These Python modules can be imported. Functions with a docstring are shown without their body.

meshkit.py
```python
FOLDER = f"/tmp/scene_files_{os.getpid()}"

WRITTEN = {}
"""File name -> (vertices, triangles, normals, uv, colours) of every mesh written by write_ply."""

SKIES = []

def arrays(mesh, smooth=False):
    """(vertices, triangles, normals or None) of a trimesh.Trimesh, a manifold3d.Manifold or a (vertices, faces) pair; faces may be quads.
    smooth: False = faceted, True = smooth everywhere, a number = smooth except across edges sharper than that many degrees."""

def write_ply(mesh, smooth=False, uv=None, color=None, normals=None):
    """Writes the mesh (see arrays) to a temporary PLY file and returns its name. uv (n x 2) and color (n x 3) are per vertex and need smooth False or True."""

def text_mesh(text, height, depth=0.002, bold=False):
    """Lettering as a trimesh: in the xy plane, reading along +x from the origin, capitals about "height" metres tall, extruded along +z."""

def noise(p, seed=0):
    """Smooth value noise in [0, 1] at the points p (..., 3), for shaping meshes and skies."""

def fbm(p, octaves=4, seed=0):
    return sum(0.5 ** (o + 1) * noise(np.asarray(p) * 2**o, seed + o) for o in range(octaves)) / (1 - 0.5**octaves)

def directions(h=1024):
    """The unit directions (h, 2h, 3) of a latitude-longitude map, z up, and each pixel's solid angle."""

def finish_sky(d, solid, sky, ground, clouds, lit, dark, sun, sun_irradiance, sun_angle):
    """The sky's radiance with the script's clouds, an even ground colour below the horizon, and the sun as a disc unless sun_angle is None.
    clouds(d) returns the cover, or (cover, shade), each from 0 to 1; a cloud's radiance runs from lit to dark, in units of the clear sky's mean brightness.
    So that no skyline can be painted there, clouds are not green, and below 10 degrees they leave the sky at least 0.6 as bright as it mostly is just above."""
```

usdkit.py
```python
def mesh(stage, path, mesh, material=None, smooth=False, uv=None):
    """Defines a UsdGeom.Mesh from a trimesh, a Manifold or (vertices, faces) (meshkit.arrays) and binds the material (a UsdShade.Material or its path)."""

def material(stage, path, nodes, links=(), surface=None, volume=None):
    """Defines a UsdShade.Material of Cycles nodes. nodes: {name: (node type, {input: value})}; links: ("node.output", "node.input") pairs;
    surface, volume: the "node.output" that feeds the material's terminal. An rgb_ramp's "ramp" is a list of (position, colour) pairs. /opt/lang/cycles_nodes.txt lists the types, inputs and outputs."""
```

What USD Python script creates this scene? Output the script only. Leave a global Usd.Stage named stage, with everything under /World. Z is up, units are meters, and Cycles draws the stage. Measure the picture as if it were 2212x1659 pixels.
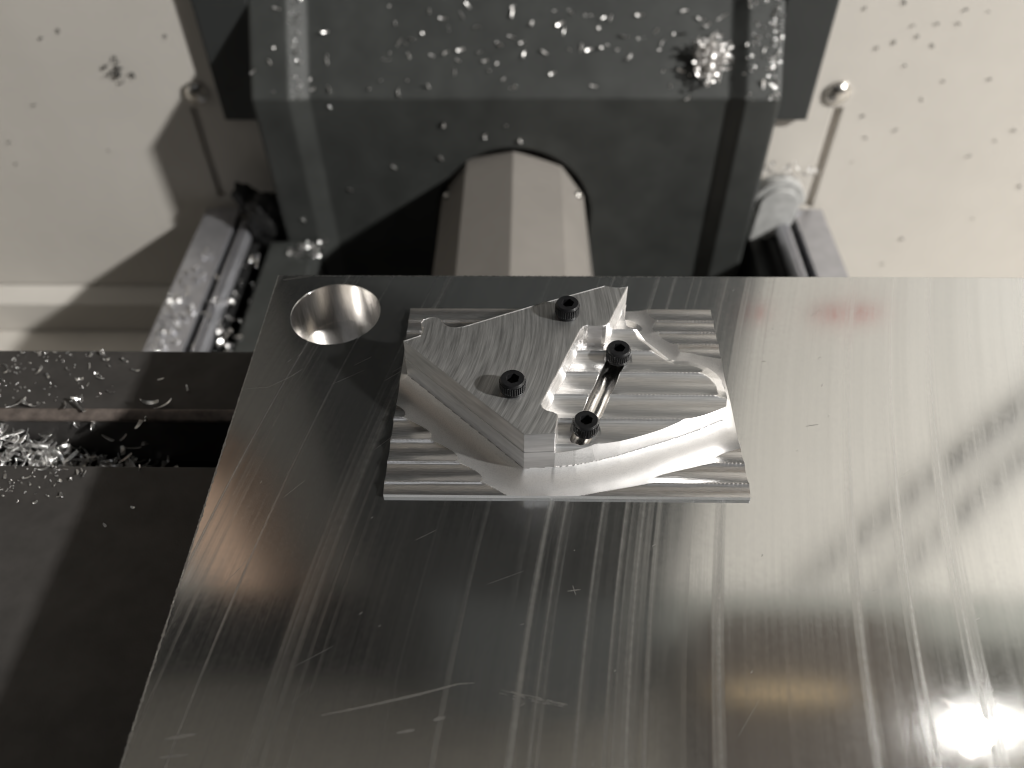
import math, random
import numpy as np, trimesh, shapely
import manifold3d as m3
from manifold3d import Manifold, CrossSection
from shapely.geometry import Polygon, LineString
from pxr import Usd, UsdGeom, UsdLux, UsdShade, Gf, Sdf
import usdkit, meshkit

random.seed(7); rng = np.random.default_rng(7)
stage = Usd.Stage.CreateInMemory()
UsdGeom.SetStageUpAxis(stage, 'Z'); UsdGeom.SetStageMetersPerUnit(stage, 1.0)
UsdGeom.Xform.Define(stage, '/World'); UsdGeom.Scope.Define(stage, '/World/Looks')
MM = 0.001            # everything below is given in millimetres, z = 0 is the top of the fixture plate

# ---------------------------------------------------------------- camera
cx, cy, cz, pit, yaw, roll, fpx = -8.377, -97.725, 141.91, .8289, -.0263, -.0134, 1769.6
F = np.array([math.sin(yaw) * math.cos(pit), math.cos(yaw) * math.cos(pit), -math.sin(pit)])
R = np.cross(F, [0, 0, 1]); R /= np.linalg.norm(R); U = np.cross(R, F)
R, U = math.cos(roll) * R + math.sin(roll) * U, -math.sin(roll) * R + math.cos(roll) * U
cam = UsdGeom.Camera.Define(stage, '/World/camera')
M = np.eye(4); M[0, :3], M[1, :3], M[2, :3] = R, U, -F; M[3, :3] = np.array([cx, cy, cz]) * MM
cam.AddTransformOp().Set(Gf.Matrix4d(M.tolist()))
cam.CreateHorizontalApertureAttr(36.0); cam.CreateVerticalApertureAttr(27.0)
FL = 36.0 * fpx / 2212
cam.CreateFocalLengthAttr(FL); cam.CreateClippingRangeAttr(Gf.Vec2f(0.01, 50))
cam.CreateFStopAttr(FL / 2.1); cam.CreateFocusDistanceAttr(0.176); cam.CreateExposureAttr(0.0)

# ---------------------------------------------------------------- lamps of the machine
def aim(x, pos, at):
    d = np.array(at, float) - pos; d /= np.linalg.norm(d)
    z = -d; a = np.cross([0, 0, 1] if abs(z[2]) < .95 else [0, 1, 0], z); a /= np.linalg.norm(a); b = np.cross(z, a)
    m = np.eye(4); m[0, :3], m[1, :3], m[2, :3] = a, b, z; m[3, :3] = np.array(pos) * MM
    x.AddTransformOp().Set(Gf.Matrix4d(m.tolist()))
def disk(name, pos, at, r, inten, col):
    l = UsdLux.DiskLight.Define(stage, '/World/' + name); l.CreateRadiusAttr(r * MM)
    l.CreateIntensityAttr(inten); l.CreateColorAttr(Gf.Vec3f(*col)); l.CreateNormalizeAttr(False); aim(l, pos, at)
def rect(name, pos, at, w, h, inten, col):
    l = UsdLux.RectLight.Define(stage, '/World/' + name); l.CreateWidthAttr(w * MM); l.CreateHeightAttr(h * MM)
    l.CreateIntensityAttr(inten); l.CreateColorAttr(Gf.Vec3f(*col)); l.CreateNormalizeAttr(False); aim(l, pos, at)
disk('work_lamp', (1770, -540, 1115), (40, 120, 0), 50, 3100, (1.0, .985, .95))       # hard lamp to the right
disk('spot_lamp', (385, 168, 585), (60, -20, 0), 9, 48, (1.0, .97, .93))           # small lamp above right
rect('room_lamp', (-250, -900, 1500), (0, 100, 0), 900, 500, .45, (.95, .97, 1.0))  # shop light behind the photographer

# ---------------------------------------------------------------- materials
def mat(name, nodes, links=(), surface='p.BSDF'):
    return usdkit.material(stage, '/World/Looks/' + name, nodes, links, surface=surface)
def paint(name, col, rough=.45, spec=.5, nscale=60., amp=.25, bump=.0, metallic=0., r=0.0015):
    lo = tuple(c * (1 - amp) for c in col); hi = tuple(min(1, c * (1 + amp)) for c in col)
    n = {'g': ('geometry', {}), 'n': ('noise_texture', {'scale': nscale, 'detail': 5., 'roughness': .6}),
         'c': ('rgb_ramp', {'ramp': [(.3, lo), (.7, hi)]}),
         'b': ('noise_texture', {'scale': 2500., 'detail': 2.}),
         'v': ('bevel', {'samples': 6, 'radius': r}),
         'bu': ('bump', {'strength': bump, 'distance': .0002}),
         'p': ('principled_bsdf', {'roughness': rough, 'metallic': metallic, 'specular_ior_level': spec})}
    l = [('g.position', 'n.vector'), ('n.fac', 'c.fac'), ('c.color', 'p.base_color'), ('g.position', 'b.vector'), ('b.fac', 'bu.height'), ('v.bevel', 'bu.normal'), ('bu.normal', 'p.normal')]
    return mat(name, n, l)

def arc_brushed(name, center, col=(.8, .8, .79), r0=.1, r1=.3, f1=600., f2=2600., bump=.12, aniso=.6, rot=0.0, dist=.00003, blotch=.05, sp=0., dark=.86, haze=0.):
    """metal turned by a big fly cutter: fine lines on circles round a far centre"""
    c = tuple(np.array(center, float) * MM)
    n = {'g': ('geometry', {}), 's': ('vector_math', {'math_type': 'subtract', 'vector2': c}),
         'xy': ('vector_math', {'math_type': 'multiply', 'vector2': (1, 1, 0)}),
         'len': ('vector_math', {'math_type': 'length'}),
         'sx': ('separate_xyz', {}), 'an': ('math', {'math_type': 'arctan2'}),
         'am': ('math', {'math_type': 'multiply', 'value2': .003}),
         'cb': ('combine_xyz', {}),
         'n1': ('noise_texture', {'scale': f1, 'detail': 4., 'roughness': .7}),
         'n2': ('noise_texture', {'scale': f2, 'detail': 3., 'roughness': .7}),
         'n3': ('noise_texture', {'scale': 700., 'detail': 5., 'roughness': .6}),
         'mx': ('mix_float', {'fac': .5}),
         'rr': ('map_range', {'from_min': .36, 'from_max': .64, 'to_min': r0, 'to_max': r1, 'clamp': True}),
         'r3': ('map_range', {'from_min': .35, 'from_max': .7, 'to_min': -blotch, 'to_max': blotch, 'clamp': True}),
         'ra': ('math', {'math_type': 'add'}), 'n4': ('noise_texture', {'scale': 260., 'detail': 2.5, 'roughness': .7}), 'r4': ('map_range', {'from_min': .54, 'from_max': .72, 'to_min': 0., 'to_max': sp, 'clamp': True}), 'rb': ('math', {'math_type': 'add'}),
         'cr': ('rgb_ramp', {'ramp': [(.3, tuple(x * dark for x in col)), (.7, col)]}),
         'tz': ('vector_math', {'math_type': 'cross_product', 'vector1': (0, 0, 1)}),
         'tn': ('vector_math', {'math_type': 'normalize'}),
         'bv': ('bevel', {'samples': 6, 'radius': .0003}),
         'bu': ('bump', {'strength': bump, 'distance': dist}),
         'p': ('principled_bsdf', {'metallic': 1.0, 'anisotropic': aniso, 'anisotropic_rotation': rot})}
    l = [('g.position', 's.vector1'), ('s.vector', 'xy.vector1'), ('xy.vector', 'len.vector1'), ('s.vector', 'sx.vector'), ('sx.y', 'an.value1'), ('sx.x', 'an.value2'),
         ('an.value', 'am.value1'), ('len.value', 'cb.x'), ('am.value', 'cb.y'), ('cb.vector', 'n1.vector'), ('cb.vector', 'n2.vector'), ('g.position', 'n3.vector'),
         ('n1.fac', 'mx.a'), ('n2.fac', 'mx.b'), ('mx.result', 'rr.value'), ('n3.fac', 'r3.value'), ('rr.result', 'ra.value1'), ('r3.result', 'ra.value2'), ('cb.vector', 'n4.vector'), ('n4.fac', 'r4.value'), ('ra.value', 'rb.value1'), ('r4.result', 'rb.value2'), ('rb.value', 'p.roughness'),
         ('n1.fac', 'cr.fac'), ('cr.color', 'p.base_color'), ('xy.vector', 'tz.vector2'), ('tz.vector', 'tn.vector1'), ('tn.vector', 'p.tangent'),
         ('mx.result', 'bu.height'), ('bv.bevel', 'bu.normal'), ('bu.normal', 'p.normal')]
    if haze:
        n['h'] = ('principled_bsdf', {'metallic': 1.0, 'roughness': .62, 'base_color': (.8, .82, .82)}); n['mc'] = ('mix_closure', {'fac': haze})
        return mat(name, n, l + [('cr.color', 'h.base_color'), ('p.BSDF', 'mc.closure1'), ('h.BSDF', 'mc.closure2')], 'mc.closure')
    return mat(name, n, l)

def milled(name, col=(.84, .83, .82), rough=.2, sx=250., sy=1600., sz=1600., bump=.5, dist=.00006, wave=0., bev=.0002, r1=None, haze=0.):
    """milled metal: chatter lines along x (sx small) or along z"""
    n = {'g': ('geometry', {}), 'm': ('mapping', {'mapping_type': 'point', 'scale': (sx, sy, sz)}),
         'n': ('noise_texture', {'scale': 1., 'detail': 3., 'roughness': .6, 'distortion': wave}),
         'n2': ('noise_texture', {'scale': 1.7, 'detail': 3.}),
         'rr': ('map_range', {'from_min': .3, 'from_max': .7, 'to_min': rough * .92, 'to_max': r1 or rough * 1.1, 'clamp': True}),
         'cr': ('rgb_ramp', {'ramp': [(.3, tuple(x * .94 for x in col)), (.6, col)]}),
         'bv': ('bevel', {'samples': 6, 'radius': bev}),
         'bu': ('bump', {'strength': bump, 'distance': dist}),
         'p': ('principled_bsdf', {'metallic': 1.0})}
    l = [('g.position', 'm.vector'), ('m.vector', 'n.vector'), ('m.vector', 'n2.vector'), ('n2.fac', 'rr.value'), ('rr.result', 'p.roughness'), ('n2.fac', 'cr.fac'), ('cr.color', 'p.base_color'),
         ('n.fac', 'bu.height'), ('bv.bevel', 'bu.normal'), ('bu.normal', 'p.normal')]
    if haze:
        n['h'] = ('principled_bsdf', {'metallic': 1.0, 'roughness': .58, 'base_color': col}); n['mc'] = ('mix_closure', {'fac': haze})
        return mat(name, n, l + [('p.BSDF', 'mc.closure1'), ('h.BSDF', 'mc.closure2')], 'mc.closure')
    return mat(name, n, l)

WALL = paint('off_white_paint', (.625, .592, .545), .5, .4, 25., .035)
CAST = paint('dark_grey_casting_paint', (.040, .0425, .0405), .5, .5, 55., .22, .3, r=.003)
COLUMN = paint('dark_grey_column_paint', (.036, .039, .039), .5, .5, 30., .1, .1, r=.002)
COVER = paint('pale_grey_cover_paint', (.225, .208, .19), .45, .4, 50., .05, .1, r=.0015)
BLACK = paint('black_rubber', (.012, .012, .012), .6, .3, 90., .3, .6)
OXIDE = paint('black_oxide_steel', (.011, .011, .012), .36, .3, 300., .3, .12, r=.00012)
TABLE = paint('dark_ground_cast_iron', (.085, .080, .077), .42, .5, 120., .16, .22, metallic=.55, r=.0006)
STEEL = paint('rail_steel', (.50, .50, .53), .32, .5, 80., .12, .1, metallic=.8)
ZINC = paint('zinc_screw', (.6, .58, .55), .25, .5, 200., .1, 0., metallic=1.)
RUST = paint('browned_edge', (.20, .165, .145), .5, .5, 300., .35, .3, metallic=.4)
CHIPB = milled('matt_aluminium_chip', (.86, .84, .82), .45, 900., 900., 900., .2, .00001)
CHIPM = milled('bright_aluminium_chip', (.88, .87, .86), .3, 900., 900., 900., .3)
ROT = 0.25
PLATE = arc_brushed('fly_cut_aluminium_plate', (654, -126, 0), (.79, .80, .795), .10, .155, 220., 1100., .25, .5, rot=ROT, blotch=.012, sp=.2, dist=.000005, haze=.045)
TOPM = arc_brushed('fly_cut_aluminium_top', (-75, 40, 13), (.9, .9, .9), .34, .42, 1500., 4800., .5, .3, rot=.25, blotch=.0, dist=.000012, dark=.45, haze=.27)
BORE = milled('bored_aluminium', (.92, .90, .88), .2, 1800., 1800., 40., .5, .00003, bev=.0003)
FLOORM = milled('milled_aluminium_floor', (.91, .905, .90), .27, 90., 2600., 900., 1., .00004, .25, haze=.2)
SLABM = milled('milled_aluminium_slab', (.86, .85, .845), .22, 160., 2600., 900., .9, .00003, .9, haze=.12)
GROOVE = milled('ball_milled_groove', (.90, .89, .885), .36, 2500., 2500., 2500., .1, .000004, haze=.25)
SIDEM = milled('milled_aluminium_side', (.82, .805, .80), .30, 60., 60., 400., .3, .000012, haze=.12)
SCUFF = milled('scuffed_aluminium', (.52, .515, .50), .42, 2500., 2500., 2500., .5, .00003)
PLAST = paint('clear_grey_plastic', (.46, .46, .45), .35, .5, 150., .2, .3)

# ---------------------------------------------------------------- helpers
names = {}
def numbered(path):
    k = names.get(path, 0); names[path] = k + 1
    return path if k == 0 else f'{path}_{k:03d}'
def as_tm(m):
    if hasattr(m, 'to_mesh'):
        q = m.to_mesh(); return trimesh.Trimesh(q.vert_properties[:, :3], q.tri_verts, process=False)
    return m
def put(name, m, material, parent=None, smooth=False):
    path = numbered((parent.GetPath().pathString if parent else '/World') + '/' + name)
    v, f = (np.array(as_tm(m).vertices) * MM, np.array(as_tm(m).faces))
    o = usdkit.mesh(stage, path, (v, f), material, smooth=smooth)
    return o.GetPrim()
def tag(o, label=None, cat=None, group=None, kind=None):
    for k, v in (('label', label), ('category', cat), ('group', group), ('kind', kind)):
        if v: o.SetCustomDataByKey(k, v)
    return o
def thing(name, label, cat, loc=(0, 0, 0), group=None):
    x = UsdGeom.Xform.Define(stage, numbered('/World/' + name))
    x.AddTranslateOp().Set(Gf.Vec3d(*(np.array(loc) * MM)))
    return tag(x.GetPrim(), label, cat, group)
def box(x0, x1, y0, y1, z0, z1):
    return Manifold.cube((x1 - x0, y1 - y0, z1 - z0)).translate((x0, y0, z0))
def hull(pts): return Manifold.hull_points(np.array(pts, float))
def prism(poly, z0, z1):
    """shapely polygon -> solid"""
    rings = [np.array(poly.exterior.coords)[:-1]] + [np.array(r.coords)[:-1] for r in poly.interiors]
    return CrossSection(rings, m3.FillRule.EvenOdd).extrude(z1 - z0).translate((0, 0, z0))
def cyl(r, z0, z1, n=64, r2=None, at=(0, 0)):
    return Manifold.cylinder(z1 - z0, r, r if r2 is None else r2, n).translate((at[0], at[1], z0))
def along_y(pts, y0, y1):
    """(x, z) outline -> prism along y"""
    c = CrossSection([np.array(pts, float)], m3.FillRule.Positive if Polygon(pts).exterior.is_ccw else m3.FillRule.Negative)
    return c.extrude(y1 - y0).rotate((90, 0, 0)).translate((0, y1, 0))
def along_x(pts, x0, x1):
    """(y, z) outline -> prism along x"""
    c = CrossSection([np.array(pts, float)], m3.FillRule.Positive if Polygon(pts).exterior.is_ccw else m3.FillRule.Negative)
    return c.extrude(x1 - x0).rotate((90, 0, 90)).translate((x0, 0, 0))

# ---------------------------------------------------------------- setting: enclosure wall and floor
wall = box(-700, 1850, 336, 346, -231, 660) - box(-184, 151, 330, 350, -101, 670) - box(-150, 119, 330, 350, -300, 0) - box(-203.5, -198.5, 333, 340, -158, -97) - box(165.5, 170.5, 333, 340, -165, -97)
w = tag(put('back_wall', wall, WALL), 'off-white painted sheet metal back wall of the machine enclosure', 'wall', kind='structure')
ledge = along_x([(336, -232), (326, -241), (326, -266), (346, -266), (346, -232)], -700, 1850)
put('ledge', ledge, WALL, w)
for (x, z, hx) in ((165, -88, 1), (-197, -88, -1)):
    hd = Manifold.sphere(6.0, 24).scale((1, .6, 1)).translate((x, 336, z)) ^ box(x - 9, x + 9, 320, 335.9, z - 9, z + 9)
    put('wall_screw', hd + cyl(7, 0, 1.2, 24).rotate((90, 0, 0)).translate((x, 335.9, z)), ZINC, w, 30)
fl = along_x([(-420, -267), (345, -267), (345, -275), (-420, -275)], -700, 1850)
tag(put('enclosure_floor', fl, WALL), 'off-white painted floor of the enclosure left of the machine', 'floor', kind='structure')
tag(put('side_wall', box(1852, 1860, -400, 346, -275, 660), WALL), 'off-white side wall of the enclosure right of the frame', 'wall', kind='structure')
tag(put('side_wall', box(-712, -702, 150, 346, -275, 660), WALL), 'off-white side wall of the enclosure left of the frame', 'wall', kind='structure')
tag(put('side_door', box(-712, -702, -400, 145, -275, 930), COLUMN), 'dark door of the enclosure left of the frame', 'door', kind='structure')
CARD = paint('tan_cardboard', (.74, .50, .36), .6, .3, 60., .08)
tag(put('cardboard_sheet', hull([(x, y, z) for y in (329, 333) for x, z in ((-345, 400), (-262, 385), (-241, 430), (-243, 650), (-345, 650))]), CARD), 'tan cardboard sheet taped to the enclosure wall above the frame', 'cardboard')

put('upper_panel', box(152, 1850, 338, 346, 661, 929), paint('grey_green_panel_paint', (.24, .245, .22), .5, .4, 25., .05), w)
tag(put('roof_panel', box(-702, 1850, -60, 346, 930, 940), WALL), 'off-white roof panel of the enclosure above the frame', 'panel', kind='structure')
# ---------------------------------------------------------------- machine column behind
col = thing('machine_column', 'dark grey cast machine column with chip-covered sloping shoulder and arched opening', 'machine column', (0, 0, 0))
s50, c50 = math.sin(math.radians(50)), math.cos(math.radians(50))
nose = along_x([(300, -262), (300, -73), (300 + 105 * c50, -73 + 105 * s50), (300 + 105 * c50, -262)], -153.5, 122.5)
def slab(a, b):           # recess tool between two (y, z) points, outward normal n
    (y0, z0), (y1, z1) = a, b; L = math.hypot(y1 - y0, z1 - z0); ty, tz = (y1 - y0) / L, (z1 - z0) / L; ny, nz = -tz, ty
    P = []
    for (y, z) in (a, b):
        for d, xl, xr in ((3, -141, 110), (-4.5, -124, 97)):
            P += [(xl, y + ny * d, z + nz * d), (xr, y + ny * d, z + nz * d)]
    return hull(P)
nose -= slab((300, -290), (300, -70)) + slab((300 - 2 * c50, -73 - 2 * s50), (300 + 120 * c50, -73 + 120 * s50))
ang = np.linspace(0, math.pi, 25)
arch = [(33 + -16.5, -262)] + [(-16.5 + 45 * math.cos(a), -149 + 45 * math.sin(a)) for a in ang] + [(-61.5, -262)]
arch[0] = (28.5, -262)
nose -= along_y(arch, 280, 335)
put('front_casting', nose, CAST, col, 20)
put('column_wing', box(-183, -154, 331, 360, -102, 15), COLUMN, col)
put('column_wing', box(123, 150, 331, 360, -102, 15), COLUMN, col)
put('column_body', box(-179, 146, 322, 360, 15.5, 900), COLUMN, col)
put('arch_back', box(-66, 33, 335.2, 338, -262, -90), BLACK, col)
for a, b, lab in (((285, 332, 640), (408, 332, 290), 'upper'), ((370, 332, 655), (438, 332, 320), 'lower')):
    h = thing('coolant_hose', f'blue-grey coolant hose slung across the back wall above the frame, the {lab} of two', 'hose')
    put('hose', Manifold.batch_hull([Manifold.sphere(3.4, 20).translate(a), Manifold.sphere(3.4, 20).translate(b)]), paint('blue_grey_hose_' + lab, (.10, .12, .15), .5, .4, 30., .1), h, True)
for x0, x1, lab in ((128, 160, 'narrower'), (196, 240, 'wider')):
    tag(put('red_label', box(x0 + (22 if lab == 'narrower' else 0), x1, 334.5, 335.8, 250, 259), paint('red_label_' + lab, (.50, .09, .08), .5, .4, 30., .05)), f'red warning label on the back wall above the frame, the {lab} one', 'label')
tc = thing('tool_changer', 'brown-grey tool changer housing with a brass rail, above the frame', 'tool changer')
put('housing', box(113, 265, 60, 180, 400, 560), paint('brown_grey_paint', (.16, .125, .105), .5, .5, 30., .1), tc)
put('brass_rail', box(120, 200, 112, 124, 390, 399), paint('brass', (.78, .62, .40), .3, .5, 30., .1, metallic=1.), tc)
hd = thing('spindle_head', 'dark grey spindle head high above the table', 'spindle head', (0, 0, 0))
put('head_casting', box(-90, 100, 245, 321, 420, 800), COLUMN, hd)
put('spindle_nose', cyl(30, 350, 425, 48, at=(0, 283)), STEEL, hd, 30)

base = thing('bed_casting', 'dark green-grey casting below the table, dusted with chips', 'machine base')
put('base_casting', box(-164, -136, 90, 299.5, -290, -165), CAST, base)
put('base_floor', box(-135, 132, 90, 299.5, -300, -258), CAST, base)
put('base_side', box(-210, -165, 60, 334, -300, -182), COLUMN, base)
put('base_side', box(133, 174, 60, 334, -300, -182), COLUMN, base)

# pale faceted cover in the arch
cv = thing('screw_cover', 'pale grey faceted sheet metal cover coming out of the arch in the dark casting', 'cover')
prof = [(10.5, -116), (-16.5, -107.5), (-43.5, -116), (-58, -136), (-68, -200), (34, -200), (24, -136)]
put('cover_panel', along_y(prof, 80, 318), COVER, cv)
for x in (-54, 19.5):
    put('cover_screw', Manifold.sphere(2.6, 16).translate((x, 297, -130)), ZINC, cv, True)

# rails
def rail(x0, x1, xr, label):
    t = thing('slide_rail', label, 'rail')
    put('rail_strip', box(x0, x1, 60, 331, -169, -163), STEEL, t)
    put('guide_rod', (Manifold.cylinder(258, 4.6, 4.6, 24).rotate((-90, 0, 0)).translate((xr, 60, -166)) - box(xr - .7, xr + .7, 50, 330, -163, -160)), STEEL, t, 30)
    put('rail_bed', box(min(x0 + 1, xr - 8), max(x1 - 1, xr + 8), 60, 331, -181, -170.5), BLACK, t)
    return t
rail(-211, -190, -182, 'steel slide rail strewn with chips, left of the dark casting, in shade')
rail(157, 175, 148, 'clean pale steel slide rail right of the dark casting')

# wipers at the rail ends
def lump(c, r, seed, squash=(1, 1, 1), amp=.5, sub=3):
    s = trimesh.creation.icosphere(sub); v = s.vertices
    s.vertices = v * (r * (1 + amp * (meshkit.fbm(v * 1.7 + seed * 5.3, 3, seed) - .5)))[:, None] * np.array(squash) + np.array(c)
    return s
t = thing('rail_wiper', 'black oily rubber wiper clotted with dirt at the end of the left rail', 'wiper')
put('wiper_block', lump((-166, 311, -158), 14, 3, (.95, .6, 1.35), .9), BLACK, t, True)
put('wiper_lip', lump((-178, 316, -146), 9, 5, (.8, .5, 1.3), 1.0), BLACK, t, True)
t = thing('rail_bracket', 'grey plastic rail bracket crusted with chips beside the right rail', 'bracket')
arcp = [(129, -174)] + [(142 + 11.5 * math.cos(a), -148 + 10 * math.sin(a)) for a in np.linspace(math.pi, 0, 14)] + [(153, -160), (148, -172)]
put('bracket_body', along_y(arcp, 314, 324), PLAST, t)
rim = [(142 + 15 * math.cos(a), -147 + 14 * math.sin(a)) for a in np.linspace(math.pi * 1.05, -.1, 16)] + [(142 + 11.6 * math.cos(a), -148 + 10.2 * math.sin(a)) for a in np.linspace(-.1, math.pi * 1.05, 16)]
put('bracket_rim', along_y(rim, 316, 325), PLAST, t, 30)

# ---------------------------------------------------------------- T-slot table
tb = thing('machine_table', 'dark ground iron T-slot table under the aluminium plate', 'machine table')
tz = -25.45
prof = [(-320, -90), (67.5, -90), (67.5, tz), (45.2, tz), (43.4, tz - 1.8), (43.4, -46), (49, -46), (49, -58), (20, -58), (20, -46), (26.2, -46), (26.2, tz), (-320, tz)]
put('table_top', along_x(prof, -420, 420), TABLE, tb)
put('worn_slot_edge', along_x([(45.6, tz + .05), (45.0, tz + .06), (43.1, tz - 1.8), (43.1, tz - 2.6), (45.6, tz - 2.6)], -420, 420), RUST, tb)

# ---------------------------------------------------------------- fixture plate
fp = thing('fixture_plate', 'thick brushed aluminium fixture plate with scratches, lying on the dark table', 'plate')
body = box(-75.2, 230, -190, 71.5, -25.4, 0) - cyl(11.35, -17, 1, 96, at=(-57.4, 56.5)) - cyl(8.4, -30, -10, 64, at=(-57.4, 56.5))
put('plate_body', body, PLATE, fp)
bore = (cyl(11.35, -16.9, -.05, 96) - cyl(11.3, -13.5, 1, 96) - cyl(11.3, -16.9, -13.49, 96, r2=11.3) + (cyl(11.3, -16.9, -13, 96) - cyl(8.4, -17, -15.6, 64) - cyl(8.4, -15.7, -13.2, 96, r2=11.4))).translate((-57.4, 56.5, 0))
put('counterbore', bore, BORE, fp, 40)
def strip(pts, w, z=.02, jag=.35, seed=0):
    """thin flat mark following points on the plate"""
    r = np.random.default_rng(seed); line = LineString(pts); n = max(6, int(line.length / .5)); L = []; Rr = []
    for i in range(n + 1):
        s = i / n * line.length; p = np.array(line.interpolate(s).coords[0]); q = np.array(line.interpolate(min(line.length, s + .05)).coords[0]) - np.array(line.interpolate(max(0, s - .05)).coords[0])
        q /= np.linalg.norm(q) + 1e-9; nn = np.array([-q[1], q[0]]); k = math.sin(math.pi * (i + .3) / (n + .6)) ** .5
        ww = w * k * (1 - jag * r.random()) / 2; L.append(p + nn * ww); Rr.append(p - nn * ww * (1 - jag * r.random()))
    v = np.array([(*p, z) for p in L] + [(*p, z) for p in Rr]); f = []
    for i in range(n): f += [(i, n + 1 + i, n + 2 + i), (i, n + 2 + i, i + 1)]
    return trimesh.Trimesh(v, f, process=False)
marks = [([(-43.4, -45.2), (-36, -43.6), (-27, -41.4), (-20, -39.4), (-17.2, -39.2)], .55), ([(-73.5, 69.4), (-70, 70.3), (-66.5, 70.9)], .35), ([(-84 + 9.6, 30.2), (-69, 30.8), (-64.5, 34.2), (-62, 36.8)], .25),
         ([(-69, -49.5), (-64, -48.6)], .8), ([(-69, -52.5), (-64.5, -52.0)], .6), ([(-.4, -21.2), (2.2, -20.8)], .25), ([(.7, -20.0), (1.2, -22)], .25), ([(-24, -45.8), (-22, -45.2)], .8), ([(-30, -48), (-27, -47.4)], .6),
         ([(-64, 41), (-63.2, 42.4)], .25), ([(-66.2, 39), (-65.4, 40)], .25), ([(-42, 33), (-33, 41)], .12), ([(-50, 38), (-46, 41)], .14), ([(54, 20), (57, 20.6)], .2), ([(48, 40), (49, 40.2)], .2)]
for i, (p, w_) in enumerate(marks): put('scratch', strip(p, w_, .02 + .001 * i, seed=i), SCUFF, fp)
for k in range(34):
    u_ = rng.random(); x = -13 + 11 * u_; y = -40.2 - 2.4 * u_ + rng.uniform(-2.6, .1) * (1 - u_) ** .7 * rng.random(); L = rng.uniform(.5, 2.2)
    put('scuff', strip([(x, y), (x + L * .5, y - .1 * L), (x + L, y - .22 * L)], rng.uniform(.1, .35), .05 + .001 * k, .9, 300 + k), SCUFF, fp)
SMEAR = milled('polished_spot', (.95, .94, .93), .17, 200., 200., 200., .1, .00001)
sm = Polygon([(63.0, -40.1), (66.3, -42.3), (69.5, -43.7), (71.1, -45.8), (70.9, -47.5), (68.5, -49.8), (64.9, -51.3), (63.3, -49.8), (65.0, -47.4), (65.4, -45.6), (64.6, -42.8)]).buffer(.4).buffer(-.4)
put('polished_spot', prism(sm, .005, .04), SMEAR, fp)
for k in range(46):
    x, y = rng.uniform(-70, 90), rng.uniform(-60, 66)
    if -40 < x < 42 and -3 < y < 60: continue
    a = rng.normal(.75, .35); L = rng.uniform(.3, 1.0) if k % 3 else rng.uniform(4, 10)
    put('scratch', strip([(x, y), (x + L * math.cos(a) * .5, y + L * .5 * math.sin(a)), (x + L * math.cos(a), y + L * math.sin(a))], rng.uniform(.1, .2) if k % 3 else .06, .015 + .0007 * k, seed=k + 40), SCUFF, fp)

put('worn_edge', strip([(-75.05, -140), (-75.0, -60), (-75.0, 10), (-75.05, 71)], .75, .03, .95, 5), SCUFF, fp)
put('worn_edge', strip([(-74.8, 71.2), (-30, 71.25), (40, 71.3)], .5, .03, .95, 6), SCUFF, fp)
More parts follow.
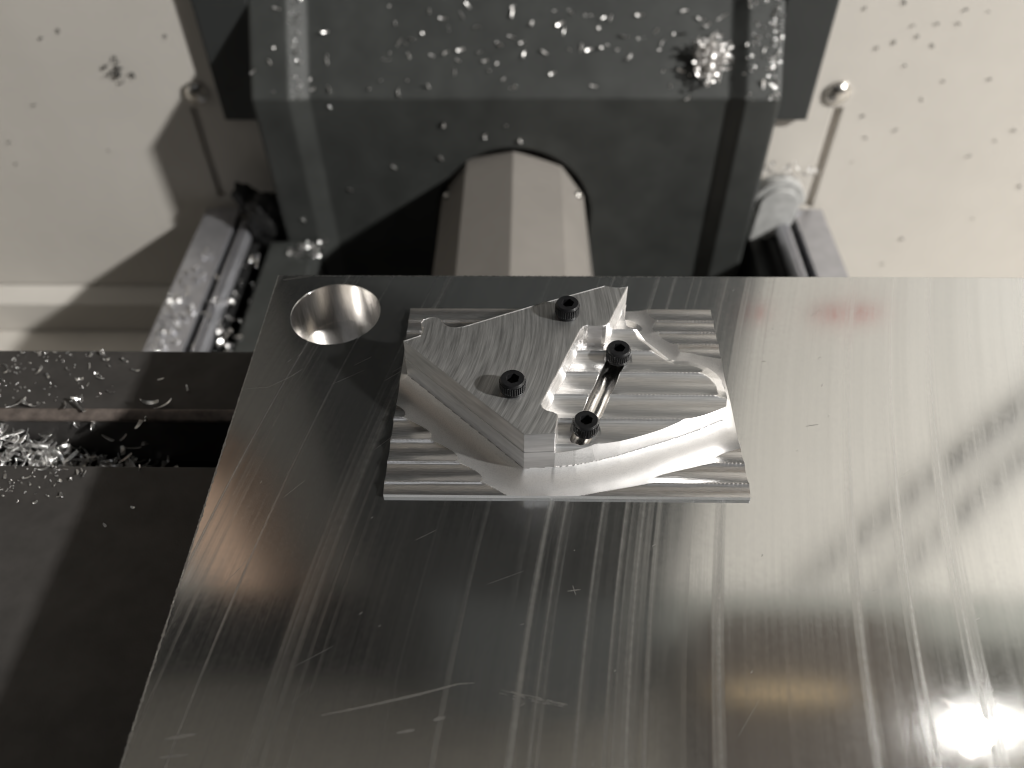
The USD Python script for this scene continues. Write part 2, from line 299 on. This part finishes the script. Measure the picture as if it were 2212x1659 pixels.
# ---------------------------------------------------------------- the machined workpiece
T, L1 = 13.0, 6.5
top = Polygon([(-36.1, 33.3), (-34.2, 34.3), (-32.6, 35.1), (-32.0, 35.9), (-31.9, 37.2), (-32.5, 38.4), (-32.7, 39.3), (-32.2, 40.3), (-31, 41), (-29.9, 41.2), (-28.9, 41.0), (-28.2, 40.3), (-27.7, 39.4), (-26.9, 38.4), (-25.8, 37.8), (-24.4, 37.7), (-22.8, 38.1),
               (-6.6, 45.4), (10.1, 52.4), (12, 51.9), (13.8, 51.7), (15.7, 52.1), (10.5, 39.6), (9.8, 38.7), (8.9, 38.3), (7.0, 38.5), (5.6, 38.6), (4.6, 38.2), (3.8, 37.0), (-4.9, 15.6), (-5.2, 14.6), (-4.9, 13.6), (-4.2, 13.0), (-2.9, 12.6), (-2.0, 12.0), (-1.8, 11.2), (-2.5, 6.9), (-8.8, 6.5)])
arc1 = [(-2.4, 6.75), (2, 7.4), (6.6, 8.6), (11.6, 10.15), (16.5, 12.0), (20.6, 13.5), (24.6, 15.1), (30, 17.5), (35.2, 20.1)]
low = Polygon(arc1 + [(35.9, 24), (36.1, 26.7), (35.6, 29.3), (34.6, 31.2), (33.1, 32.8), (31.2, 33.9), (29.1, 34.7), (27, 35.0), (25, 34.9), (22.4, 38.2), (19.7, 41.5), (17.6, 43.4), (15.5, 45.5), (15.0, 50), (8, 45), (-2, 30), (-6, 16), (-4, 9.5)]).buffer(0)
foot = top.union(low).buffer(.02)

def heightfield(x0, x1, y0, y1, nx, ny, fn, zb):
    xs, ys = np.linspace(x0, x1, nx), np.linspace(y0, y1, ny); X, Y = np.meshgrid(xs, ys)
    Z = fn(X, Y); v = np.concatenate([np.stack([X, Y, Z], -1).reshape(-1, 3), np.stack([X, Y, np.full_like(Z, zb)], -1).reshape(-1, 3)])
    i = np.arange(nx * ny).reshape(ny, nx); a, b, c, d = i[:-1, :-1].ravel(), i[:-1, 1:].ravel(), i[1:, 1:].ravel(), i[1:, :-1].ravel(); o = nx * ny
    f = [np.stack([a, b, c], 1), np.stack([a, c, d], 1), np.stack([a + o, c + o, b + o], 1), np.stack([a + o, d + o, c + o], 1)]
    for e, fl_ in ((i[0], 0), (i[:, -1], 0), (i[-1][::-1], 0), (i[:, 0][::-1], 0)):
        p, q = e[:-1], e[1:]; f += [np.stack([p, p + o, q + o], 1), np.stack([p, q + o, q], 1)]
    return v, np.concatenate(f)
def solid(vf): return Manifold(m3.Mesh(vf[0].astype(np.float32), vf[1].astype(np.uint32)))
def scallop(y, rows, base, rad):
    """floor left by a ball cutter in passes along x: cusps at rows"""
    r = np.array(rows); c = (r[1:] + r[:-1]) / 2; z = np.full(y.shape, 99.)
    for k in c: z = np.minimum(z, rad - np.sqrt(np.maximum(rad ** 2 - (y - k) ** 2, .01)))
    return base + z
def burr(X, Y, rows):
    """torn crest where two passes meet, notched by the feed"""
    k = np.min(np.abs(Y[..., None] - np.array(rows)), -1)
    return .24 * np.clip(1 - k / .42, 0, 1) * (.55 + .45 * np.abs(((X * 1.15 + .6 * meshkit.noise(np.stack([X * .3, Y, X * 0], -1), 5)) % 1) * 2 - 1))
GD, GR = 4.6, 8.5
def groove_z(d): return .6 + GR - np.sqrt(np.maximum(GR ** 2 - (d - GD) ** 2, .01))
def slab_z(X, Y):
    d = shapely.distance(shapely.points(X.ravel(), Y.ravel()), foot).reshape(X.shape)
    n = meshkit.fbm(np.stack([X * .12, Y * .2, X * 0], -1), 2, 3) - .5
    rows = [-2.5, 3.0, 8.2, 14.0, 20.2, 26.6, 33, 39, 44.6, 48.6, 52.6, 57.6]
    z = scallop(Y + .25 * n, rows, 1.0, 5.8)
    z = np.minimum(z, 2.0) + burr(X, Y + .25 * n, rows)
    g = groove_z(d)
    z = np.where(d < GD, g, np.minimum(z, np.where(d < GD + 7, g, 99)))
    z = np.where(d < .01, 1.5, z)
    for (bx, by, br, bz) in ((19.4, 50.8, 4.6, .5),):
        q = np.hypot(X - bx, Y - by); z = np.minimum(z, np.where(q < br, bz + 9 - np.sqrt(np.maximum(81 - q * q, 0)), 99))
    return np.clip(z, .45, 3.5)
ARC2 = LineString([(36.1, 25.5), (35.6, 29.3), (34.6, 31.2), (33.1, 32.8), (31.2, 33.9), (29.1, 34.7), (26, 35.0)]); FACET = LineString([(24.6, 35.4), (22.4, 38.2), (19.7, 41.5)])
def low_z(X, Y):
    n = meshkit.fbm(np.stack([X * .1, Y * .2, X * 0 + 4], -1), 2, 8) - .5
    rows = [1.5, 8.5, 15.4, 22.4, 29.2, 36, 43.0, 50.0]
    base_z = scallop(Y + .1 * n, rows, L1 - .1, 5.6) + burr(X, Y + .1 * n, rows)
    z = base_z
    d1 = shapely.distance(shapely.points(X.ravel(), Y.ravel()), ARC2).reshape(X.shape); d2 = shapely.distance(shapely.points(X.ravel(), Y.ravel()), FACET).reshape(X.shape)
    return np.minimum(np.minimum(z, L1 - 1.1 + .5 * d1), L1 - 1.2 + .75 * d2)
wp = thing('machined_workpiece', 'bright milled aluminium part with raised angular plateau and curved lower step on thin blank', 'workpiece')
slab_ = heightfield(-38.1, 38.1, 0, 57, 330, 280, slab_z, .03)
sv, sf = slab_; ctr = sv[sf].mean(1); dd = shapely.distance(shapely.points(ctr[:, 0], ctr[:, 1]), foot)
gz = groove_z(dd); ing = (dd < 10.5) & (np.abs(ctr[:, 2] - gz) < .05) & (sv[sf][:, :, 2].min(1) > .1)
edge_ = (ctr[:, 0] < -38.09) | (ctr[:, 0] > 38.09) | (ctr[:, 1] < .01) | (ctr[:, 1] > 56.99)
for nm, mk, mm_ in (('blank_slab', ~ing & ~edge_, SLABM), ('contour_groove', ing, GROOVE), ('slab_edge', edge_, GROOVE)):
    tm = trimesh.Trimesh(sv, sf[mk], process=False); tm.remove_unreferenced_vertices(); put(nm, tm, mm_, wp, 30)
lowz = heightfield(-10, 40, 3, 54, 200, 340, low_z, .4)
lowsolid = prism(low, .5, 12) ^ solid(lowz)
def capsule(a, b, r, z):
    return Manifold.batch_hull([Manifold.sphere(r, 32).translate((*a, z)), Manifold.sphere(r, 32).translate((*b, z))])
slot = capsule((13.2, 36.4), (3.3, 11.2), 2.15, L1 + .2) + capsule((13.2, 36.4), (3.3, 11.2), 2.15, L1 + 1.2)
slotb = Manifold.batch_hull([Manifold.sphere(2.15, 40).translate((12.6, 34.9, L1 - .6)), Manifold.sphere(2.15, 40).translate((3.0, 10.4, L1 - .6)), Manifold.cylinder(9, 2.15, 2.15, 40).translate((12.6, 34.9, L1 - .6)), Manifold.cylinder(9, 2.15, 2.15, 40).translate((3.0, 10.4, L1 - .6))])
lowsolid -= slotb
for x, y in ((12.6, 34.3), (4.2, 12.9)): lowsolid -= cyl(3.2, L1 - .15, 12, 48, at=(x, y))
ls = as_tm(lowsolid); n_ = ls.face_normals; c_ = ls.triangles_center
sd = shapely.distance(shapely.points(c_[:, 0], c_[:, 1]), LineString([(12.6, 34.9), (3.0, 10.4)]))
pts_ = shapely.points(c_[:, 0], c_[:, 1]); cham = (((shapely.distance(pts_, ARC2) < 2.1) & (n_[:, 2] > .3)) | ((shapely.distance(pts_, FACET) < 1.5) & (n_[:, 2] > .3)))
wallm = (np.abs(n_[:, 2]) < .3) & (sd > 3.4); slotm = (sd < 2.25) & ~wallm & (c_[:, 2] < L1 - .2)
for nm, mk, mm_ in (('curved_step', ~wallm & ~slotm & ~cham, FLOORM), ('edge_chamfer', cham & ~wallm & ~slotm, GROOVE), ('step_wall', wallm, GROOVE), ('slot', slotm, BORE)):
    tm = trimesh.Trimesh(ls.vertices, ls.faces[mk], process=False); tm.remove_unreferenced_vertices(); put(nm, tm, mm_, wp, 25)
put('plateau_side', prism(top.buffer(.11, join_style=2), .6, 7.2), SIDEM, wp)
put('plateau', prism(top, 7.19, T), SIDEM, wp)
put('plateau_top', prism(top.buffer(-.12, join_style=2), T - .05, T + .04), TOPM, wp)

rim = LineString([(-32.7, 39.3), (-32.2, 40.3), (-31, 41), (-29.9, 41.2), (-28.9, 41.0), (-28.2, 40.3), (-27.7, 39.4), (-26.9, 38.4), (-25.8, 37.8), (-24.4, 37.7), (-22.8, 38.1), (-6.6, 45.4), (10.1, 52.4), (12, 51.9), (13.8, 51.7), (15.7, 52.1)]).buffer(.11).intersection(top)
put('rim_burr', prism(rim if rim.geom_type == 'Polygon' else max(rim.geoms, key=lambda g: g.area), T - .3, T + .1), SIDEM, wp)
rim2 = LineString([(-36.0, 33.3), (-34.2, 34.25), (-32.6, 35.05)]).buffer(.16).intersection(top)
put('rim_burr', prism(rim2, T - .3, T + .1), SIDEM, wp)

# ---------------------------------------------------------------- cap screws
def cap_screw(x, y, z, rot, label):
    s = thing('cap_screw', label, 'screw', (x, y, z))
    hexa = CrossSection([np.array([(1.46 * math.cos(math.radians(60 * k + rot)), 1.46 * math.sin(math.radians(60 * k + rot))) for k in range(6)])]).extrude(3).translate((0, 0, 1.9))
    hd = (cyl(2.66, 2.9, 3.25, 72) + cyl(2.66, 3.25, 3.6, 72, r2=2.42)) - hexa
    put('head_top', hd, OXIDE, s)
    k = 34; pts = []
    for i in range(k):
        for da, r in ((0, 2.58), (.28, 2.83), (.62, 2.83), (.9, 2.58)):
            a = 2 * math.pi * (i + da) / k; pts.append((r * math.cos(a), r * math.sin(a)))
    put('knurled_band', CrossSection([np.array(pts)]).extrude(1.95).translate((0, 0, .98)) - hexa, OXIDE, s)
    put('collar', cyl(2.45, 0, .3, 72, r2=2.66) + cyl(2.66, .3, 1.0, 72), OXIDE, s, 30)
    return s
cap_screw(.9, 42.3, T + .04, 10, 'black knurled hex socket cap screw nearest the far edge of the raised plateau')
cap_screw(-11.3, 18.7, T + .04, 22, 'black knurled hex socket cap screw alone in the middle of the raised plateau')
cap_screw(12.6, 34.6, L1 - .15, 5, 'black hex socket cap screw at the far end of the slot in the lower step')
cap_screw(4.2, 13.2, L1 - .15, 15, 'black hex socket cap screw at the near end of the slot in the lower step')

# ---------------------------------------------------------------- chips
def chip_mesh(L, w, curl, seed):
    """a curled sliver with thickness"""
    r = np.random.default_rng(seed); n = 7; th = .12 * w + .05; a = np.linspace(-curl / 2, curl / 2, n)
    rad = L / max(curl, .05); px, pz = rad * np.sin(a), rad * (1 - np.cos(a)); tw = np.linspace(0, r.uniform(-.9, .9), n); V = []
    for i in range(n):
        ww = w * (.55 + .45 * math.sin(math.pi * (i + .6) / (n + .2))) / 2
        for sy, sz in ((-1, 0), (1, 0), (1, 1), (-1, 1)):
            V.append((px[i], sy * ww * math.cos(tw[i]), pz[i] + sz * th + sy * ww * math.sin(tw[i])))
    F_ = []
    for i in range(n - 1):
        for k in range(4):
            p, q = i * 4 + k, i * 4 + (k + 1) % 4; F_ += [(p, q, q + 4), (p, q + 4, p + 4)]
    F_ += [(0, 2, 1), (0, 3, 2), (n * 4 - 4, n * 4 - 3, n * 4 - 2), (n * 4 - 4, n * 4 - 2, n * 4 - 1)]
    m = trimesh.Trimesh(np.array(V), F_, process=False); m.fix_normals(); return m
def placed(m, at, normal, spin, tilt, tilt_axis):
    m = m.copy(); m.apply_transform(trimesh.transformations.rotation_matrix(tilt, [math.cos(tilt_axis), math.sin(tilt_axis), 0]))
    m.apply_transform(trimesh.transformations.rotation_matrix(spin, [0, 0, 1])); m.vertices[:, 2] -= m.vertices[:, 2].min()
    m.apply_transform(trimesh.geometry.align_vectors([0, 0, 1], normal)); m.apply_translation(np.array(at, float)); return m
seed = [100]
ORD = 'first second third fourth fifth sixth seventh eighth ninth tenth eleventh twelfth thirteenth fourteenth'.split()
def place_labels(base, points):
    """one label per chip, told apart by where it lies in its area"""
    P = np.array(points, float); u = P[:, 0]; v = P[:, 1] + P[:, 2]; n = len(P)
    nx, ny = (5, 4) if n > 60 else (3, 3) if n > 14 else (2, 2)
    xn = {5: ['far left', 'left of centre', 'centre', 'right of centre', 'far right'], 3: ['left', 'middle', 'right'], 2: ['left', 'right']}[nx]
    yn = {4: ['lowest row', 'lower row', 'upper row', 'top row'], 3: ['near row', 'middle row', 'far row'], 2: ['lower', 'upper']}[ny]
    iu = np.clip(((u - u.min()) / (np.ptp(u) + 1e-6) * nx).astype(int), 0, nx - 1); iv = np.clip(((v - v.min()) / (np.ptp(v) + 1e-6) * ny).astype(int), 0, ny - 1)
    out = []
    for i in range(n):
        cell = sorted([j for j in range(n) if iu[j] == iu[i] and iv[j] == iv[i]], key=lambda j: (u[j], j)); k = cell.index(i)
        out.append(f'{base}, {xn[iu[i]]}, {yn[iv[i]]}' + (f', {ORD[k]} from the left' if len(cell) > 1 else ', on its own'))
    return out
def chips(points, normal, Lr, wr, label, group, name='metal_chip', tilt=.5, lift=.05, mater=None):
    if isinstance(label, str): label = place_labels(label, points)
    for i_, p in enumerate(points):
        seed[0] += 1; r = np.random.default_rng(seed[0])
        m = placed(chip_mesh(r.uniform(*Lr), r.uniform(*wr), r.uniform(.4, 2.2), seed[0]), np.array(p, float) + np.array(normal) * lift, normal, r.uniform(0, 6.3), r.normal(0, tilt), r.uniform(0, 6.3))
        tag(put(name, m, mater or CHIPM, None, 50), label if isinstance(label, str) else label[i_], 'metal chip', group)
NS = np.array([0, -s50, c50])
SL = [(-138,329,-38),(-81,331,-36),(-60,329,-38),(-53,327,-41),(-40,331,-36),(-43,328,-40),(-17,331,-37),(-17,328,-39),(-7,325,-43),(14,329,-39),(5,329,-38),(21,328,-40),(24,328,-40),(30,327,-41),(34,327,-41),(28,324,-45),(10,323,-46),(8,325,-43),(49,328,-40),(72,329,-38),(79,327,-41),(91,327,-41),(93,328,-40),(84,324,-44),(-115,322,-46),(-141,317,-53),(-114,315,-55),(-114,313,-57),(-78,325,-43),(-50,324,-45),(-35,324,-44),(-64,322,-47),(-69,320,-49),(-76,319,-50),(-73,319,-50),(-81,316,-54),(-83,314,-57),(-71,315,-55),(-59,315,-55),(-52,316,-54),(-44,317,-53),(-25,319,-50),(-23,318,-51),(-17,321,-48),(-12,319,-50),(-11,315,-55),(0,316,-54),(-31,313,-57),(-25,312,-58),(-29,310,-61),(-34,316,-54),(13,317,-53),(19,317,-52),(23,317,-53),(29,317,-52),(33,318,-51),(38,317,-53),(41,321,-48),(44,314,-56),(50,321,-49),(58,323,-46),(67,322,-47),(61,319,-50),(60,317,-53),(-143,312,-58),(-152,309,-62),(-142,303,-70),(-123,308,-64),(-122,304,-68),(-113,304,-68),(-92,304,-68),(-86,307,-65),(-72,307,-65),(-77,303,-70),(-61,305,-67),(-47,309,-62),(-45,313,-57),(-21,308,-64),(-16,305,-68),(4,309,-62),(26,305,-67),(62,310,-61),(71,310,-61),(76,309,-63),(66,305,-67),(75,301,-72),(104,318,-52),(109,320,-49),(113,316,-54),(116,310,-61),(113,305,-67),(81,326,-42)]
dep = lambda x: -4.4 if -124 < x < 97 else 0
chips([tuple(np.array(p) + NS * dep(p[0])) for p in SL], NS, (1.2, 5.0), (.5, 1.4), 'chip on dark sloping column shoulder', 'chips on the column shoulder', mater=CHIPB)
FR = [(-114,300,-79),(-54,300,-89),(-20,300,-90),(-32,300,-96),(-13,300,-99),(-57,300,-110),(-84,300,-116),(-111,300,-131),(-141,300,-149)]
chips([(p[0], 300 - dep(p[0]), p[2]) for p in FR], np.array([0, -1, 0]), (2, 3.5), (1, 1.6), ['small chip on the casting front face just under the shoulder edge at left', 'small chip high on the casting front face, left of the arch', 'small chip high on the casting front face, straight above the arch, lower left one', 'small chip just above the arch crown of the casting',
    'small chip at the arch crown, lower right one', 'small chip on the casting front beside the upper left of the arch', 'small chip midway between the arch and the left rib of the casting', 'small chip low on the casting front near the left rib', 'small chip low on the left rib of the casting'], 'chips on the casting front')
def heap(name, label, pts, normal, Lr, wr, cat='chips', mater=None):
    ms = []
    for p in pts:
        seed[0] += 1; r = np.random.default_rng(seed[0])
        ms.append(placed(chip_mesh(r.uniform(*Lr), r.uniform(*wr), r.uniform(.3, 2.2), seed[0]), p, normal, r.uniform(0, 6.3), r.normal(0, .7), r.uniform(0, 6.3)))
    tag(put(name, trimesh.util.concatenate(ms), mater or CHIPM, None, 50), label, cat, kind='stuff')
heap('chip_nest', 'tangled tuft of bright chips at the right of the sloping shoulder', [np.array((86, 313, -57)) + NS * rng.uniform(-4, 5) + np.array([rng.normal(0, 4), 0, 0]) + np.array([0, c50, s50]) * rng.normal(0, 6) for _ in range(150)], NS, (3, 6), (.8, 1.8), mater=CHIPB)
pts = []
for _ in range(190):
    t_ = rng.uniform(0, 62); x = rng.choice([rng.uniform(-134, -126), rng.uniform(103, 121), rng.uniform(117, 122)]); pts.append(np.array((x, 300, -73)) + np.array([0, c50, s50]) * t_ + NS * (-1.2 if x < 0 else 0))
heap('fine_swarf', 'fine chip dust on the edges of the sloping shoulder', pts, NS, (.8, 2.2), (.5, 1.1))
W_ = [(185,-38),(166,-41),(198,-56),(179,-62),(187,-59),(197,-72),(221,-81),(194,-50),(206,-49),(217,-49),(230,-43),(218,-42),(183,-102),(186,-132),(213,-92),(254,-128),(265,-118),(293,-149),(274,-173),(235,-189),(229,-210),(189,-116),(205,-111),(246,-80),(273,-111),(208,-61)]
GREYCHIP = paint('dull_grey_chip', (.36, .35, .33), .5, .4, 200., .3, 0., metallic=.3)
chips([(x, 335.9, z) for x, z in W_], np.array([0, -1, 0]), (1.2, 2.8), (.7, 1.4), 'grey chip on white wall right of column', 'chips on the right wall', tilt=.2, mater=GREYCHIP)
WL = [(-232,-70),(-239,-78),(-261,-52),(-293,-95),(-261,-125),(-319,-119),(-322,-134),(-272,-56),(-204,-55)]
chips([(x, 335.9, z) for x, z in WL[2:]], np.array([0, -1, 0]), (1.2, 2.6), (.7, 1.3), 'grey chip on white wall left of column', 'chips on the left wall', tilt=.2, mater=GREYCHIP)
heap('chip_clump', 'small dark clump of chips stuck on the white wall at upper left', [np.array((rng.normal(-236, 3), 335.5, rng.normal(-75, 4))) for _ in range(14)], np.array([0, -1, 0]), (2, 4.5), (1.2, 2.2), mater=paint('dark_grey_chip', (.09, .09, .085), .5, .4, 200., .3))
up = np.array([0, 0, 1.])
TA = [(-154.2,66.5),(-149.5,66.6),(-144.7,66.8),(-140.9,66.6),(-131.4,66.5),(-148.7,65.9),(-133.8,65.5),(-156.2,61.1),(-154.9,58.8),(-145.6,58.9),(-142.7,57.1),(-138.5,59.9),(-132.4,60.9),(-133.1,56.3),(-134.3,56.1),(-130.5,54.3),(-129.6,58.4),(-127.8,56.6),(-128.4,63.9),(-123.3,63.7),(-123.0,51.3),(-110.7,56.5),(-131.7,48.4),(-129.9,48.0),(-118.6,59.8),(-126.9,61.4),(-102.1,52.8)]
chips([(x, y, tz) for x, y in TA], up, (1., 3.2), (.4, .9), 'thin chip on dark table behind slot', 'chips on the table back strip')
TB = [(-139.9,22.6),(-137.8,20.8),(-134.2,22.3),(-132.5,20.3),(-130.9,25.2),(-128.8,25.9),(-125.4,25.1),(-122.7,21.8),(-126.2,20.2),(-125.1,21.4),(-123.3,17.0),(-129.0,15.0),(-121.6,23.8),(-120.7,24.2),(-120.1,23.7),(-106.5,25.5),(-104.4,13.7),(-109.5,8.6)]
chips([(x, y, tz) for x, y in TB], up, (1., 3.2), (.35, .8), 'thin chip on dark table before slot', 'chips on the table front area')
pts = []
for _ in range(460):
    x = -160 + abs(rng.normal(0, 24)); y = rng.uniform(27.5, 42.5); h = max(0, 16 - .42 * (x + 160)); pts.append((x, y, -45 + h * rng.uniform(.3, 1) + .06 * h * (y - 34) * .5))
for _ in range(40):
    x = -160 + abs(rng.normal(0, 16)); y = rng.uniform(30, 41); pts.append((x, y, -45 + max(2, 17 - .42 * (x + 160)) * rng.uniform(.7, 1.05)))
heap('swarf_heap', 'tangle of bright aluminium swarf filling the table slot at left', pts, up, (2., 6), (.5, 1.5), 'swarf')
pts = [(rng.triangular(-172, -165, -118), rng.triangular(13, 25.5, 25.9), tz) for _ in range(170)] + [(rng.triangular(-172, -160, -122), rng.uniform(46, 67), tz) for _ in range(120)]
heap('table_dust', 'fine glittering chip dust on the dark table on both sides of the slot', pts, up, (.35, 1.2), (.2, .5), 'swarf')
SLOTC = [(-141.7,45.8),(-144.4,46.4),(-147.0,46.6),(-133.1,45.9),(-129.5,45.7),(-112.6,42.3),(-110.9,42.8),(-110.7,46.5),(-106.5,46.5)]
chips([(x, y, tz + (.3 if y > 45 else -2)) for x, y in SLOTC], up, (2.5, 6), (.7, 1.4), ['bright chip on the worn slot edge, third from the left picture border', 'bright chip on the worn slot edge, second from the left picture border', 'bright chip on the worn slot edge nearest the left picture border',
    'bright chip in the middle of the worn slot edge, left one of a close pair', 'bright chip in the middle of the worn slot edge, right one of a close pair',
    'chip just below the worn slot edge, left one of two under the edge', 'chip just below the worn slot edge, right one of two under the edge', 'upright chip on the worn slot edge, second nearest the aluminium plate', 'chip on the worn slot edge nearest the aluminium plate'], 'chips on the slot edge')
SD = [(-131.4,42.8,-30),(-126.2,42.3,-30),(-139.1,39.8,-31),(-134.1,39.8,-33),(-112.8,40,-34),(-116.7,39.2,-35),(-119.1,38.8,-36),(-114.2,36,-38),(-120.7,36,-38),(-117.8,36.7,-36),(-122.5,41,-33),(-118.9,41.5,-33),(-126.4,36,-36),(-131.6,36,-35),(-124,35,-38)]
chips(SD, up, (2., 5.5), (.5, 1.3), 'sliver inside dark table slot', 'slivers in the slot', tilt=1.)
pts = [(rng.uniform(-208, -192), rng.triangular(190, 200, 310), -162.9) for _ in range(60)] + [(rng.uniform(-178, -160), rng.uniform(190, 290), -165 if rng.random() < .6 else -168) for _ in range(40)] + [(rng.uniform(-186, -179), rng.uniform(195, 270), -161) for _ in range(8)]
heap('rail_swarf', 'bright chips scattered over the left rail and its trough', pts, up, (2.5, 6), (1.2, 2.4), 'swarf')
pts = [(rng.uniform(126, 160), rng.uniform(318, 325), rng.choice([-129 + rng.normal(0, 2), -150 + rng.normal(0, 9)])) for _ in range(70)] + [(172, 262, -162), (160, 328, -162)]
heap('bracket_swarf', 'chips caked on the grey bracket by the right rail', pts, up, (2, 4), (1.2, 2.2), 'swarf')
pts = [(rng.normal(-140, 6), rng.normal(292, 5), -164.6) for _ in range(40)]
heap('corner_swarf', 'chips gathered in the corner between base and casting', pts, up, (1.5, 4), (1., 2.), 'swarf')
